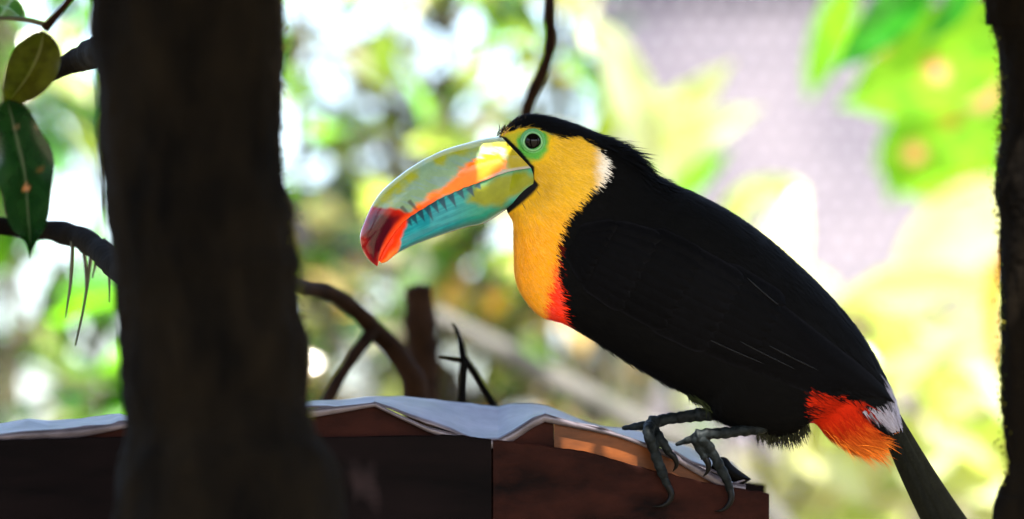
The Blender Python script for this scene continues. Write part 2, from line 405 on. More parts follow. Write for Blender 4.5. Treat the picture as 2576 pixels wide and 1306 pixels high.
def plank(x0, x1, yb, dfront, thick, n=60, topoff=0.0, jitter=0.0, seed=0):
    xs = np.linspace(x0, x1, n); t = btop(xs) + topoff + np.array([noise.noise(Vector((x / 25., seed, 0))) * jitter for x in xs])
    D = DBOARD(xs) + dfront
    rows = [P(xs, t + 3, D), P(xs, t, D + thick * 0.15), P(xs, t, D + thick), P(xs, np.full(n, yb), D + thick), P(xs, np.full(n, yb), D)]
    nz = 10
    front = [P(xs, t + 3 + (yb - t - 3) * f, D) for f in np.linspace(0, 1, nz)]
    V = np.concatenate(front + [P(xs, np.full(n, yb), D + thick), P(xs, t, D + thick), P(xs, t, D + thick * 0.12), ])
    nr = nz + 3
    idx = np.arange(nr * n).reshape(nr, n)
    i2 = np.roll(idx, -1, 0)
    F = [np.stack([idx[:, :-1], idx[:, 1:], i2[:, 1:], i2[:, :-1]], -1).reshape(-1, 4)]
    ends = []
    for j, fl in ((0, 1), (n - 1, -1)):
        c = idx[:, j]
        for k in range(1, nr - 1): ends.append((c[0], c[k], c[k + 1])[::fl])
    F.append(np.array(ends))
    return V, F
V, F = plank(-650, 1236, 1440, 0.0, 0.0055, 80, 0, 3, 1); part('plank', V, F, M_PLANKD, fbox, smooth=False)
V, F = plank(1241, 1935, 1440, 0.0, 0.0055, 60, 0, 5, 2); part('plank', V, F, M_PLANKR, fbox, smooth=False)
FE = np.array([(-640, 1092), (-200, 1096), (-20, 1092), (60, 1082), (200, 1074), (330, 1058), (430, 1090), (560, 1098), (680, 1060), (772, 1027), (879, 1017), (943, 1010), (960, 1019), (1007, 1042), (1075, 1071), (1157, 1092), (1211, 1103), (1254, 1101), (1293, 1081), (1343, 1049), (1371, 1038), (1450, 1061), (1557, 1089), (1640, 1117), (1700, 1141), (1760, 1172), (1800, 1192), (1840, 1211), (1876, 1217)], float)
_b = BT; BT = np.stack([FE[:, 0], FE[:, 1] + 5], -1)
V, F = plank(-630, 1393, 1443, 0.0065, 0.018, 220, 0, 0, 4); part('inner_panel', V, F, M_PLANKR, fbox, smooth=False)  # left part in darker wood: shade of the recess put into its colour
V, F = plank(1394, 1868, 1443, 0.0065, 0.018, 120, 0, 0, 4); BT = _b
part('inner_panel', V, F, M_PANEL, fbox, smooth=False)
V, F = plank(-640, 1925, 1443, 0.16, 0.012, 40, -20, 2, 5); part('back_panel', V, F, M_PLANKD, fbox, smooth=False)
pf = P(1000, 1441, DBOARD(1000)); 
xs = np.array([-650., 1930.]); A = P(xs, 1441, DBOARD(xs)); Bk = P(xs, 1441, DBOARD(xs) + 0.17)
dn = np.array([0, 0, -0.014])
V = np.array([A[0], A[1], Bk[1], Bk[0], A[0] + dn, A[1] + dn, Bk[1] + dn, Bk[0] + dn])
part('floor_board', V, [np.array([[0, 1, 2, 3], [7, 6, 5, 4], [0, 4, 5, 1], [1, 5, 6, 2], [2, 6, 7, 3], [3, 7, 4, 0]])], M_PLANKD, fbox, smooth=False)
for x in (-100, 1500):
    c = P(x, 1441, DBOARD(x) + 0.085); V, F = box(c[0] - .03, c[0] + .03, c[1] - .03, c[1] + .03, 0, c[2] - 0.012)
    part('post', V, F, M_PLANKD, fbox, smooth=False)

BE = np.array([(-640, 1062), (-200, 1066), (-20, 1064), (60, 1060), (200, 1052), (330, 1043), (430, 1050), (560, 1050), (680, 1030), (772, 1008), (879, 1004), (943, 1000), (965, 999), (1015, 998), (1078, 1004), (1158, 1010), (1211, 1014), (1254, 1014), (1293, 1012), (1340, 1012), (1375, 1018), (1450, 1046), (1557, 1078), (1640, 1100), (1700, 1118), (1760, 1138), (1809, 1147), (1838, 1166), (1888, 1203)], float)
n = 400
def lin(pts, n):
    i = np.linspace(0, len(pts) - 1, n); return np.stack([np.interp(i, np.arange(len(pts)), pts[:, j]) for j in (0, 1)], -1)
fe, be = lin(FE, n), lin(BE, n)
kern = np.ones(5) / 5
CRX = np.cumsum(RNG.uniform(25, 95, 60)) - 700; CRH = RNG.normal(0, 11, (2, 60))
rows = []
for k, f in enumerate(np.linspace(0, 1, 14)):
    q = fe * (1 - f) + be * f
    q[:, 1] += np.interp(q[:, 0], CRX, CRH[0] * (1 - f) + CRH[1] * f) * (.35 + 2.2 * f * (1 - f)) + 1.2 * np.array([noise.noise(Vector((x / 30., f * 5, 4))) for x in q[:, 0]])
    D = DBOARD(q[:, 0]) + 0.0035 + 0.12 * f
    rows.append(P(q[:, 0], q[:, 1], D))
V = np.concatenate(rows); F = [grid_faces(14, n)]
sheet = tag(part('metal_sheet', V, F, M_SHEET), 'pale folded metal sheet lying on the wooden box under the toucan', 'metal sheet')
hem_r = []
for k, (dy, dd) in enumerate(((0, 0.0), (1, -.0016), (12, -.0024), (23, -.0018), (26, -.0004))):
    hem_r.append(P(fe[:, 0], fe[:, 1] + dy * (.7 + .3 * np.sin(fe[:, 0] / 90.)) + 2, DBOARD(fe[:, 0]) + .0035 + dd))
M_HEM = mat_noise('tarnished_hem', (0.02, 0.015, 0.019), (0.12, 0.10, 0.12), 28, rough=.4, bump=.3, bdist=.001, metal=.3, stretch=(.5, 1, 1))
hv = np.concatenate(hem_r); hm = part('hem', hv, [grid_faces(5, n)], M_HEM, sheet)
sm = sheet.modifiers.new('thickness', 'SOLIDIFY'); sm.thickness = 0.0012; sm.offset = -1

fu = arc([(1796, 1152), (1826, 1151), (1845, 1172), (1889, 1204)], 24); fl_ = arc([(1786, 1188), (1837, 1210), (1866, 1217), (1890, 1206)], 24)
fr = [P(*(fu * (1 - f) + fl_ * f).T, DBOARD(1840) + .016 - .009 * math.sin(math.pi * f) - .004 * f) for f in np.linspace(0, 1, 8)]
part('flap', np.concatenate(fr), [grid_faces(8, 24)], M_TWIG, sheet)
# ------------------------------------------------------------------ the toucan
BS = np.array([  # top x,y   bottom x,y   half width
    (1252, 346, 1276, 534, 40), (1300, 297, 1290, 562, 57), (1360, 289, 1292, 622, 74), (1440, 310, 1297, 700, 92),
    (1520, 342, 1320, 752, 103), (1600, 390, 1360, 794, 115), (1650, 444, 1420, 816, 130), (1740, 482, 1500, 862, 145),
    (1830, 528, 1590, 918, 154), (1930, 597, 1680, 970, 155), (2030, 685, 1768, 1016, 147), (2105, 762, 1800, 1056, 135),
    (2160, 830, 1880, 1086, 116), (2195, 885, 1975, 1098, 96), (2220, 932, 2040, 1064, 76), (2238, 968, 2078, 1094, 62),
    (2252, 1004, 2132, 1130, 50), (2263, 1040, 2178, 1134, 38), (2272, 1075, 2208, 1108, 22)], float)
NS, NA = 340, 200
q = cr(BS, NS)
th = np.linspace(0, 2 * math.pi, NA, endpoint=False)
ct, st = np.cos(th), np.sin(th)
sx = np.sign(st) * np.abs(st) ** 0.9
c = (q[:, 0:2] + q[:, 2:4]) / 2; h = (q[:, 0:2] - q[:, 2:4]) / 2
BX = c[:, 0:1] + h[:, 0:1] * ct; BY = c[:, 1:2] + h[:, 1:2] * ct; BW = -q[:, 4:5] * sx
# near side has st > 0 -> negative depth
bf = np.stack([BX, BY, BW], -1)                          # flat coordinates: px, py, depth px
bV = bf.reshape(-1, 3)
caps = np.array([bf[0].mean(0), bf[-1].mean(0)])
bF = grid_faces(NS, NA, True)
j = np.arange(NA); j2 = (j + 1) % NA
capF = np.concatenate([np.stack([j2, j, np.full(NA, NS * NA)], -1), np.stack([(NS - 1) * NA + j, (NS - 1) * NA + j2, np.full(NA, NS * NA + 1)], -1)])
bV = np.concatenate([bV, caps])
def M3(f):
    """flat bird coordinates -> the place"""
    f = np.asarray(f, float); return P(f[..., 0], f[..., 1], DB + f[..., 2] * K)

YEL = np.array([(1250, 338), (1275, 334), (1300, 326), (1335, 321), (1364, 328), (1388, 340), (1402, 344), (1430, 340), (1455, 344), (1480, 360), (1501, 374), (1518, 392), (1529, 409), (1527, 434), (1515, 455),
                (1487, 476), (1469, 497), (1452, 515), (1434, 536), (1416, 564), (1406, 592), (1402, 613), (1400, 640), (1397, 680), (1401, 730), (1410, 780), (1421, 822), (1380, 840), (1250, 760), (1200, 600), (1240, 480)], float)
REDC = np.array([(1409, 618), (1386, 690), (1366, 760), (1358, 830), (1430, 850), (1430, 700)], float)
GREEN = np.array([(1300, 352), (1305, 385), (1325, 402), (1350, 404), (1372, 388), (1378, 362), (1372, 335), (1352, 330), (1322, 334)], float)
FACE = np.array([(1262, 345), (1290, 330), (1335, 322), (1365, 330), (1385, 345), (1382, 372), (1368, 396), (1345, 412), (1330, 416)], float)
BLKB = np.array([(1255, 340), (1274, 345), (1310, 380), (1330, 404), (1345, 421), (1343, 448), (1357, 468), (1340, 488), (1308, 516), (1268, 545), (1230, 560), (1230, 400)], float)
VENT = np.array([(2030, 975), (2080, 990), (2140, 1006), (2185, 1018), (2158, 1034), (2180, 1056), (2200, 1085), (2225, 1120), (2225, 1190), (2120, 1160), (2050, 1100), (2026, 1050)], float)
RUMP = np.array([(2215, 945), (2235, 950), (2290, 1040), (2290, 1085), (2256, 1092), (2230, 1080), (2200, 1056), (2160, 1036), (2190, 1018), (2240, 1020)], float)
def body_col(x, y):
    nz = fbm(np.stack([x / 22, y / 22, np.zeros_like(x)], -1).reshape(-1, 3), 3).reshape(x.shape)
    bl = np.array([0.0022, 0.0022, 0.0024])
    C = np.broadcast_to(bl, x.shape + (3,)).copy()
    C = mix(C, [0.010, 0.011, 0.004], 0.8 * sstep(2060, 2220, x) * sstep(820, 700, y + (2200 - x) * 0.9))
    yel = mix([0.64, 0.37, 0.013], [0.78, 0.32, 0.005], sstep(450, 640, y))
    yel = mix(yel, [0.70, 0.40, 0.025], 0.5 * sstep(1400, 1500, x) * sstep(520, 440, y))
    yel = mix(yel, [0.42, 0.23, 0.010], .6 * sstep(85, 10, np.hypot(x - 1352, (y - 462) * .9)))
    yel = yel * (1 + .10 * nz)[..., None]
    wh = sstep(1485, 1522, x + nz * 12) * sstep(345, 385, y) * sstep(492, 450, y)
    yel = mix(yel, [0.80, 0.72, 0.62], wh)
    d = sd_poly(x, y, YEL) + nz * 5
    C = mix(C, yel, sstep(3, -3, d))
    C = mix(C, [0.80, 0.025, 0.003], sstep(10, -16, sd_poly(x, y, REDC) + nz * 9) * sstep(9, 1, d))
    f = sstep(5, -9, sd_poly(x, y, FACE) + nz * 6); C = mix(C, [0.36, 0.33, 0.02], f)
    gr = sstep(9, -8, sd_poly(x, y, GREEN) + nz * 8); C = mix(C, [0.075, 0.30, 0.045], gr)
    C = mix(C, [0.006, 0.006, 0.007], sstep(2, -2, sd_poly(x, y, BLKB)))
    v = sstep(5, -7, sd_poly(x, y, VENT) + nz * 7)
    C = mix(C, mix([0.42, 0.015, 0.003], [0.62, 0.12, 0.012], sstep(1050, 1150, y + (x - 2100) * .3)), v)
    C = mix(C, [0.24, 0.22, 0.26], sstep(2, -10, sd_poly(x, y, RUMP) + nz * 7))
    return C
bloc = M3((1750, 1150, 0))
bird = empty('toucan', bloc, 'black toucan with yellow throat and huge rainbow bill perched on the metal sheet', 'bird')
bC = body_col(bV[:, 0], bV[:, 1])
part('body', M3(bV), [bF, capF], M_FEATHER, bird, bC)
BVH = BVHTree.FromPolygons([tuple(v) for v in bV], [tuple(f) for f in bF.tolist()] )
def surf(x, y):
    """depth (flat px, near side) and normal of the body at a picture point"""
    r = BVH.ray_cast(Vector((x, y, -600)), Vector((0, 0, 1)))
    if r[0] is None:
        r = BVH.find_nearest(Vector((x, y, -20)))
    return r[0], r[1]

# fine body feathers: narrow blades following the flow from bill to tail
Bu = np.gradient(bf, axis=0)
Bt = np.roll(bf, -1, 1) - np.roll(bf, 1, 1)
Nn = unit(np.cross(Bt, Bu))
if (Nn[120, NA // 4, 2] > 0): Nn = -Nn
WINGP = np.array([(1440, 575), (1520, 545), (1650, 565), (1800, 640), (1950, 725), (2070, 810), (2165, 905), (2225, 965), (2256, 1024), (2190, 1020), (2035, 985), (1900, 935), (1700, 855), (1560, 780), (1450, 700), (1425, 630)], float)
def blades(pos, fl, nn, L, W, lift, c0, c1, droop=0.0):
    sd = unit(np.cross(nn, fl))
    L = L[:, None]; W = W[:, None]; lift = lift[:, None]
    p1 = pos + fl * L * 0.5 + nn * L * lift * 0.6
    p2 = pos + fl * L + nn * L * lift; p2[:, 1] += droop * L[:, 0]
    V = np.stack([pos - sd * W * .5, pos + sd * W * .5, p1 - sd * W * .45, p1 + sd * W * .45, p2], 1)
    m = len(pos); o = (np.arange(m) * 5)[:, None]
    Q = np.array([0, 1, 3, 2])[None] + o; T = np.array([2, 3, 4])[None] + o
    C = np.stack([c0, c0, c0 * .5 + c1 * .5, c0 * .5 + c1 * .5, c1], 1)
    return V.reshape(-1, 3), [Q, T], C.reshape(-1, 3)
area = np.linalg.norm(np.cross(Bu, Bt), axis=-1); 
wgt = area * np.where(BW < 8, 1.0, 0.25)
wgt[:4] = 0; wgt[-6:] = 0
x_, y_ = BX, BY
inw = (sd_poly(x_, y_, WINGP) < -14) & (np.abs(BW) > 15)
inf = sd_poly(x_, y_, FACE) < 2
inb = sd_poly(x_, y_, BLKB) < 1
wgt = np.where(inw | inf | inb, 0, wgt)
yl = sd_poly(x_, y_, YEL) < 3
wgt = np.where(yl, wgt * 2.6, wgt)
NB = 46000
pick = RNG.choice(NS * NA, NB, p=(wgt / wgt.sum()).ravel())
si, ai = pick // NA, pick % NA
pos = bf[si, ai] + RNG.normal(0, 1.5, (NB, 3)); nn = Nn[si, ai]; fl = unit(Bu[si, ai])
pos -= nn * 1.5
fl = unit(fl + RNG.normal(0, 0.14, (NB, 3))); fl = unit(fl - nn * (fl * nn).sum(-1, keepdims=True))
x_, y_ = pos[:, 0], pos[:, 1]
c0 = body_col(x_, y_) * RNG.uniform(0.9, 1.1, (NB, 1))
isy = sd_poly(x_, y_, YEL) < 2
crest = sstep(1470, 1540, x_) * sstep(1700, 1630, x_) * sstep(60, 10, y_ - np.interp(x_, [1440, 1520, 1600, 1650, 1740], [310, 342, 390, 444, 482]))
L = np.where(isy, RNG.uniform(14, 27, NB), RNG.uniform(18, 36, NB)) + crest * RNG.uniform(0, 34, NB)
W = np.where(isy, RNG.uniform(1.6, 2.8, NB), RNG.uniform(2.2, 4.0, NB)) + crest * 2
lift = np.where(isy, RNG.uniform(0.03, 0.11, NB), RNG.uniform(0.02, 0.10, NB)) + crest * RNG.uniform(0, .5, NB)
vent = sd_poly(x_, y_, VENT) < 4
L = np.where(vent, RNG.uniform(25, 70, NB), L); lift = np.where(vent, RNG.uniform(-0.02, .1, NB), lift)
whf = (sstep(1475, 1515, x_) * sstep(345, 385, y_) * sstep(500, 460, y_) * isy)
c1 = c0 * RNG.uniform(0.95, 1.15, (NB, 1)); c1 = mix(c1, [0.8, 0.74, 0.66], np.clip(whf + 0.12 * isy * RNG.uniform(0, 1, NB), 0, 1))
c1 = np.where(vent[:, None], c1 * .6 + np.array([0.6, 0.22, 0.04]) * .4 * sstep(1070, 1150, y_)[:, None], c1)
V1, F1, C1 = blades(pos, fl, nn, L, W, lift, c0, c1)
# loose fluff along the belly, thigh and vent
def fluff(pts, n, L0, dirv, col, spread, wpx=40):
    r = RNG; p = arc(np.array(pts, float), 60); i = r.integers(0, 60, n)
    pos = np.concatenate([p[i] + r.normal(0, 3, (n, 2)), r.uniform(-wpx, wpx, (n, 1))], 1); pos[:, 1] -= 5
    f = unit(np.array([dirv[0], dirv[1], 0.0]) + r.normal(0, spread, (n, 3)))
    cc = np.array(col) * r.uniform(.6, 1.5, (n, 1))
    return blades(pos, f, np.tile([0, 0, -1.0], (n, 1)), r.uniform(.4, 1.1, n) * L0, r.uniform(1.2, 2.2, n), np.zeros(n), cc, cc * 1.2, 0.1)
parts_ = [(V1, F1, C1),
          fluff([(1905, 1092), (1950, 1102), (1995, 1100), (2030, 1072)], 420, 36, (0.25, 1), (0.012, 0.012, 0.006), 0.3, 60),
          fluff([(1730, 998), (1765, 1016), (1790, 1040)], 260, 34, (0.8, 0.75), (0.012, 0.016, 0.006), 0.25, 50),
          fluff([(1500, 864), (1590, 920), (1700, 980)], 160, 30, (1, 0.75), (0.008, 0.008, 0.008), 0.08, 25),
          fluff([(2075, 1085), (2130, 1122), (2180, 1128), (2205, 1105)], 520, 78, (0.9, 0.42), (0.65, 0.15, 0.015), 0.2, 30),
          fluff([(2185, 1075), (2205, 1100)], 60, 60, (0.5, 0.9), (0.5, 0.2, 0.03), 0.2, 20),
          fluff([(1250, 345), (1275, 326), (1320, 300)], 160, 15, (0.5, -0.8), (0.012, 0.010, 0.008), 0.4, 40),
          fluff([(1262, 345), (1280, 336)], 60, 18, (0.4, -0.9), (0.3, 0.17, 0.06), 0.4, 30)]
Vs, Fs, Cs, o = [], [], [], 0
for v, f, c_ in parts_:
    Vs.append(v); Fs += [x + o for x in f]; Cs.append(c_); o += len(v)
part('body_feathers', M3(np.concatenate(Vs)), Fs, M_FEATHER, bird, np.concatenate(Cs), kind='stuff')

# wings: overlapping vanes laid on the flank, each with a raised shaft and a paler edge
U = arc([(1440, 590), (1530, 556), (1660, 578), (1800, 648), (1940, 728), (2060, 812), (2150, 900), (2212, 962), (2256, 1022)], 200)
Lo = arc([(1428, 610), (1440, 690), (1540, 772), (1690, 850), (1860, 920), (2020, 980), (2130, 1006), (2200, 1020), (2256, 1026)], 200)
def wpt(a, b):
    a = np.clip(a, 0, 1) * 199; i = int(min(a, 198)); f = a - i
    return (U[i] * (1 - f) + U[i + 1] * f) * (1 - b) + (Lo[i] * (1 - f) + Lo[i + 1] * f) * b
def vane(p0, p1, width, off, tone, side, nL=12, nW=6, bend=0.0):
    p0, p1 = np.array(p0), np.array(p1); d = p1 - p0; ln = np.linalg.norm(d); d = d / ln; s = np.array([-d[1], d[0]])
    V, C = [], []
    for i in range(nL + 1):
        t = i / nL; w = width * (min(1, (t * 5 + 0.25)) ** .5) * (1 - max(0, (t - .72) / .28) ** 2.2) ** .6
        for k in range(nW + 1):
            u = k / nW * 2 - 1
            p = p0 + d * ln * t + s * (w * u * .5 + bend * math.sin(math.pi * t))
            hit, nr = surf(p[0], p[1])
            lift = off * (0.45 + 0.55 * t) + 1.3 * (1 - u * u) + (0.8 if abs(u) < 0.1 else 0)
            x, y, z = hit.x if hit is not None else p[0], p[1], hit.z
            V.append((p[0] + nr.x * lift * 0.3, p[1] + nr.y * lift * .3, z - lift))
            e = 1.0 + (1.8 if abs(u) > 0.9 else 0) + RNG.uniform(-.25, .25)
            C.append(np.array(tone) * e)
    V = np.array(V)
    if side > 0: V[:, 2] *= -1
    return V, [grid_faces(nL + 1, nW + 1)], np.array(C)
bb = np.array([0.0012, 0.0012, 0.0016])
wing_specs = []
nb = 9
for jx in range(nb):                                  # long flight feathers
    b = (jx + .5) / nb
    wing_specs.append((wpt(.40, b), wpt(.995 - .10 * b, b * .9 + .05), 50, 5 + 1.2 * (nb - jx), bb * 1.1, 2))
for r in range(5):                                   # rows of coverts
    a = .44 - r * .10; cnt = 8
    for jx in range(cnt):
        b = (jx + .5 + .25 * (r % 2)) / cnt * .96
        wing_specs.append((wpt(a - .02, b), wpt(a + .17 - .02 * r, b + .01), 52 - 3 * r, 17 + 3 * r - .8 * jx * .5, bb * (1 + .25 * (r % 2)), 0))
for q0, q1 in (((1783, 854), (1924, 916)), ((1862, 859), (2003, 930)), ((1935, 870), (2059, 932)), ((1880, 700), (1960, 770))):
    wing_specs.append((q0, q1, 3.0, 34, np.array([.011, .011, .012]), 1))
for side in (-1, 1):
    Vs, Fs, Cs, o = [], [], [], 0
    for s0, s1_, w, off, tone, bend in wing_specs:
        v, f, c_ = vane(s0, s1_, w, off * .28, tone, side, nL=12 if side < 0 else 6, bend=bend)
        Vs.append(v); Fs += [x + o for x in f]; Cs.append(c_); o += len(v)
    part('wing', M3(np.concatenate(Vs)), Fs, M_WING, bird, np.concatenate(Cs))

# tail: five stacked vanes
tail_sets = [((2248, 1052), (2475, 1420), 62, -6, 1.3), ((2238, 1056), (2450, 1436), 60, -12, 1.0), ((2225, 1060), (2420, 1440), 56, -17, .8), ((2232, 1058), (2436, 1440), 60, 8, 1.0), ((2250, 1056), (2480, 1425), 60, 14, 1.0)]
for (p0, p1, w, z, tn) in tail_sets:
    p0, p1 = np.array(p0, float), np.array(p1, float); d = p1 - p0; ln = np.linalg.norm(d); d /= ln; s = np.array([-d[1], d[0]])
    V, C = [], []
    for i in range(25):
        t = i / 24.; w2 = w * (0.62 + .5 * t) * (1 - max(0, (t - .85) / .15) ** 2) ** .5
        for k in range(9):
            u = k / 4. - 1; p = p0 + d * ln * t + s * (w2 * u * .5 + 7 * math.sin(t * math.pi))
            V.append((p[0], p[1], z - 7 * (1 - u * u) * np.sign(-z) * (1 if z < 0 else -1) - (2 if abs(u) < .1 else 0)))
            C.append(np.array([0.007, 0.007, 0.0045]) * tn * (1 + (1.0 if abs(u) > .9 else 0)) * RNG.uniform(.8, 1.2))
    part('tail_feather', M3(np.array(V)), [grid_faces(25, 9)], M_WING, bird, np.array(C))

# bill
CUL = [(1261, 344), (1226, 347), (1173, 360), (1120.5, 375.6), (1071, 398.5), (1025, 426.6), (986.7, 456.6), (958.5, 483), (937.4, 513), (919.8, 550), (908, 581.6), (905.5, 603), (911, 627.4), (923.3, 648.5), (938, 663), (948.7, 670.4)]
TOM = [(1336, 423), (1289.6, 430), (1254, 440.7), (1226, 452), (1191, 463.6), (1166, 472.4), (1134.6, 486.5), (1103, 500.6), (1071, 520), (1039.5, 539.4), (1015, 559), (990, 588), (966, 625), (956, 648), (950, 669)]
BOT = [(1291, 516), (1265, 534), (1240, 550), (1212, 564), (1177, 571), (1134.6, 583.4), (1092, 597.5), (1050, 613), (1015, 629), (993.8, 641.5), (973, 658), (959, 662)]
TOL = [(x, y + .2) for x, y in TOM[:9]] + [(x - 1, y - 2) for x, y in TOM[9:13]] + [(953, 654)]
nt_, nv_ = 260, 60
def mandible(edge, tom, wfun, pw, bulge, serr=0.0):
    e, t = arc(edge, nt_), arc(tom, nt_)
    v = np.linspace(0, 1, nv_) ** 0.8
    f = (1 - np.clip(v, 0, 1) ** pw) ** 0.5
    w = wfun(np.linspace(0, 1, nt_))
    XY = t[:, None] * (1 - v)[None, :, None] + e[:, None] * v[None, :, None]
    XY[:, :, 0] += (bulge * np.exp(-np.linspace(0, 1, nt_) / .05))[:, None] * np.sin(math.pi * v)[None]
    tt = np.linspace(0, 1, nt_)
    if serr:
        XY[:, 0, 1] += serr * np.abs(np.sin(tt * 60)) * sstep(.2, .35, tt) * sstep(.95, .8, tt)
    near = np.concatenate([XY, (-w[:, None] * f[None])[:, :, None]], -1)
    far = near[:, ::-1].copy(); far[..., 2] *= -1
    ring = np.concatenate([near, far[:, 1:]], 1)
    n2 = ring.shape[1]
    V = ring.reshape(-1, 3); F = [grid_faces(nt_, n2, True)]
    V = np.concatenate([V, [ring[0].mean(0)]])
    j = np.arange(n2); F.append(np.stack([j, (j + 1) % n2, np.full(n2, nt_ * n2)], -1))
    return V, F, np.tile(np.concatenate([v, v[::-1][1:]]), nt_), np.repeat(tt, n2)
wu = lambda t: np.interp(t, [0, .1, .3, .6, .8, .92, 1], [85, 76, 68, 54, 38, 24, 3])
wl = lambda t: np.interp(t, [0, .1, .3, .6, .85, 1], [86, 75, 65, 49, 24, 3])
V, F, vv, tt = mandible(CUL, TOM, wu, 2.6, 0, 1.5)
ORG = np.array([(1020, 556), (1036, 534), (1071, 502), (1120, 463), (1156, 429), (1191, 402), (1226, 384), (1258, 380), (1272, 406), (1262, 432), (1225, 455), (1166, 478), (1103, 506), (1040, 545)], float)
def bn(x, y, s, o=3): return fbm(np.stack([x / s, y / s, np.full_like(x, 2.3)], -1), o)
def upper_col(x, y, v):
    n1 = bn(x, y, 40); n2 = fbm(np.stack([(x + y * .8) / 60, (y - x * .3) / 9, np.zeros_like(x)], -1), 3)
    C = mix([0.18, 0.28, 0.17], [0.28, 0.29, 0.022], sstep(.62, .92, v + n1 * .25))
    C = mix(C, [0.17, 0.26, 0.26], .7 * sstep(.06, .3, n2) * sstep(.85, .5, v))
    C = mix(C, [0.27, 0.22, 0.012], sstep(1262, 1285, x + n1 * 8))
    C = mix(C, [0.88, 0.16, 0.01], sstep(9, -9, sd_poly(x, y, ORG) + n1 * 10 + n2 * 5))
    C = mix(C, [0.42, 0.42, 0.38], .8 * sstep(5, 0, y - 0) * 0)
    C = mix(C, [0.30, 0.29, 0.27], sstep(.10, .03, v) * sstep(1215, 1260, x))  # painted highlight: pale sliver along the mouth edge at the base
    # brown streaks near the tip
    for (a, b_, c_, d_) in ((1029, 508, 1049, 528), (1010, 523, 1030, 541)):
        C = mix(C, [0.06, 0.06, 0.05], .8 * sstep(6, 1, np.abs(sd_poly(x, y, [(a, b_), (c_, d_), (c_ + 1, d_ + 3), (a + 3, b_ - 2)]))))
    rb = y - (514 + (x - 937) * .24) + n1 * 8
    rt = sstep(-4, 7, rb) * sstep(1052, 1030, x + n1 * 8)
    red = mix([0.48, 0.014, 0.004], [0.05, 0.003, 0.008], sstep(34, -14, sd_poly(x, y, [(925, 560), (955, 530), (1000, 545), (985, 585), (955, 630), (940, 655), (918, 620)]) + n1 * 14))
    red = mix(red, [0.80, 0.05, 0.005], sstep(.22, .05, v) * .8)
    C = mix(C, red, rt)
    strip = sstep(.13, .05, v) * sstep(990, 1010, x) * sstep(1120, 1080, x); C = mix(C, [0.65, 0.06, 0.006], strip * .8)
    return C
part('upper_bill', M3(V), F, M_BILL, bird, upper_col(V[:, 0], V[:, 1], np.append(vv, .5)))
V, F, vv, tt = mandible(BOT, TOL, wl, 2.4, 25, 0)
OLV = np.array([(1195, 472), (1222, 464), (1261, 444), (1325, 428), (1345, 455), (1330, 472), (1304, 490), (1258, 511), (1209, 515), (1180, 505)], float)
serr = [(1023, 552), (1036, 543), (1053, 531), (1072, 521), (1089, 512), (1108, 501), (1131, 491), (1154, 481), (1178, 473), (1198, 466)]
def lower_col(x, y, v):
    n1 = bn(x, y, 34); n2 = fbm(np.stack([(x + y * .8) / 60, (y + x * .4) / 8, np.zeros_like(x)], -1), 3)
    C = mix([0.010, 0.19, 0.24], [0.02, 0.25, 0.29], sstep(-.3, .4, n2))
    C = mix(C, [0.02, 0.21, 0.12], sstep(1120, 1220, x) * .8)
    C = mix(C, [0.06, 0.34, 0.30], sstep(1260, 1300, x) * sstep(480, 500, y))
    C = mix(C, [0.17, 0.19, 0.008], sstep(16, -10, sd_poly(x, y, OLV) + n1 * 9))
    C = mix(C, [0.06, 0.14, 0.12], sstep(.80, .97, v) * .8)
    for k, (a, b_) in enumerate(serr):
        l = (16, 22, 27, 34, 24, 30, 30, 20, 22, 10)[k]
        C = mix(C, [0.012, 0.05, 0.08], .95 * sstep(2.5, -2, sd_poly(x, y, [(a - 7, b_ + 3), (a + 9, b_ - 7), (a + 10 + l * .22, b_ + l)])))
    rb = x - (1026 - (y - 550) * .30) + n1 * 9
    red = mix([0.75, 0.035, 0.005], [0.80, 0.16, 0.02], sstep(.35, .9, v + n1 * .3))
    C = mix(C, red, sstep(5, -7, rb))
    return C
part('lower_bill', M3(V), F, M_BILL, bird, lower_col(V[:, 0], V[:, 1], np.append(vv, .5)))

# eyes with bare ringed skin
for side in (-1, 1):
    hit, nr = surf(1340, 355.5); ex, ey, ez = 1340.5, 355.5, hit.z
    u = np.linspace(0, math.pi, 24); a = np.linspace(0, 2 * math.pi, 40, endpoint=False)
    uu, aa = np.meshgrid(u, a, indexing='ij'); R = 21.5
    V = np.stack([ex + R * np.sin(uu) * np.cos(aa), ey + R * np.sin(uu) * np.sin(aa), ez + 3 - R * .86 * np.cos(uu)], -1).reshape(-1, 3)
    if side > 0: V[:, 2] *= -1
    eye = part('eye', M3(V), [grid_faces(24, 40, True)], M_EYE, bird)
    rings = []
    prof = [(19, -2), (20.2, -6.5), (22, -8), (24.3, -6.5), (25.6, -4), (27.5, -4.8), (30, -2.6), (32, .2), (34, 3.5)]
    ring = np.array([[(ex + r * math.cos(t) * (1 + .02 * math.sin(3 * t)), ey + r * math.sin(t), 0) for t in np.linspace(0, 2 * math.pi, 72, endpoint=False)] for r, _ in prof])
    for i, (r, z) in enumerate(prof):
        for k in range(72):
            h_, _n = surf(ring[i, k, 0], ring[i, k, 1]); f = min(1, max(0, (r - 20) / 14.))
            ring[i, k, 2] = (ez * (1 - f) + h_.z * f) + z - 1.0
    rc = np.array([(.02, .05, .02), (.08, .22, .09), (.15, .35, .15), (.14, .34, .12), (.035, .16, .03), (.075, .29, .06), (.06, .26, .045), (.06, .26, .04), (.07, .28, .04)])
    C = np.repeat(rc, 72, axis=0) * RNG.uniform(.88, 1.12, (len(prof) * 72, 1))
    V = ring.reshape(-1, 3)
    if side > 0: V[:, 2] *= -1
    part('eye_ring', M3(V), [grid_faces(len(prof), 72, True)], M_SKIN, eye, C)

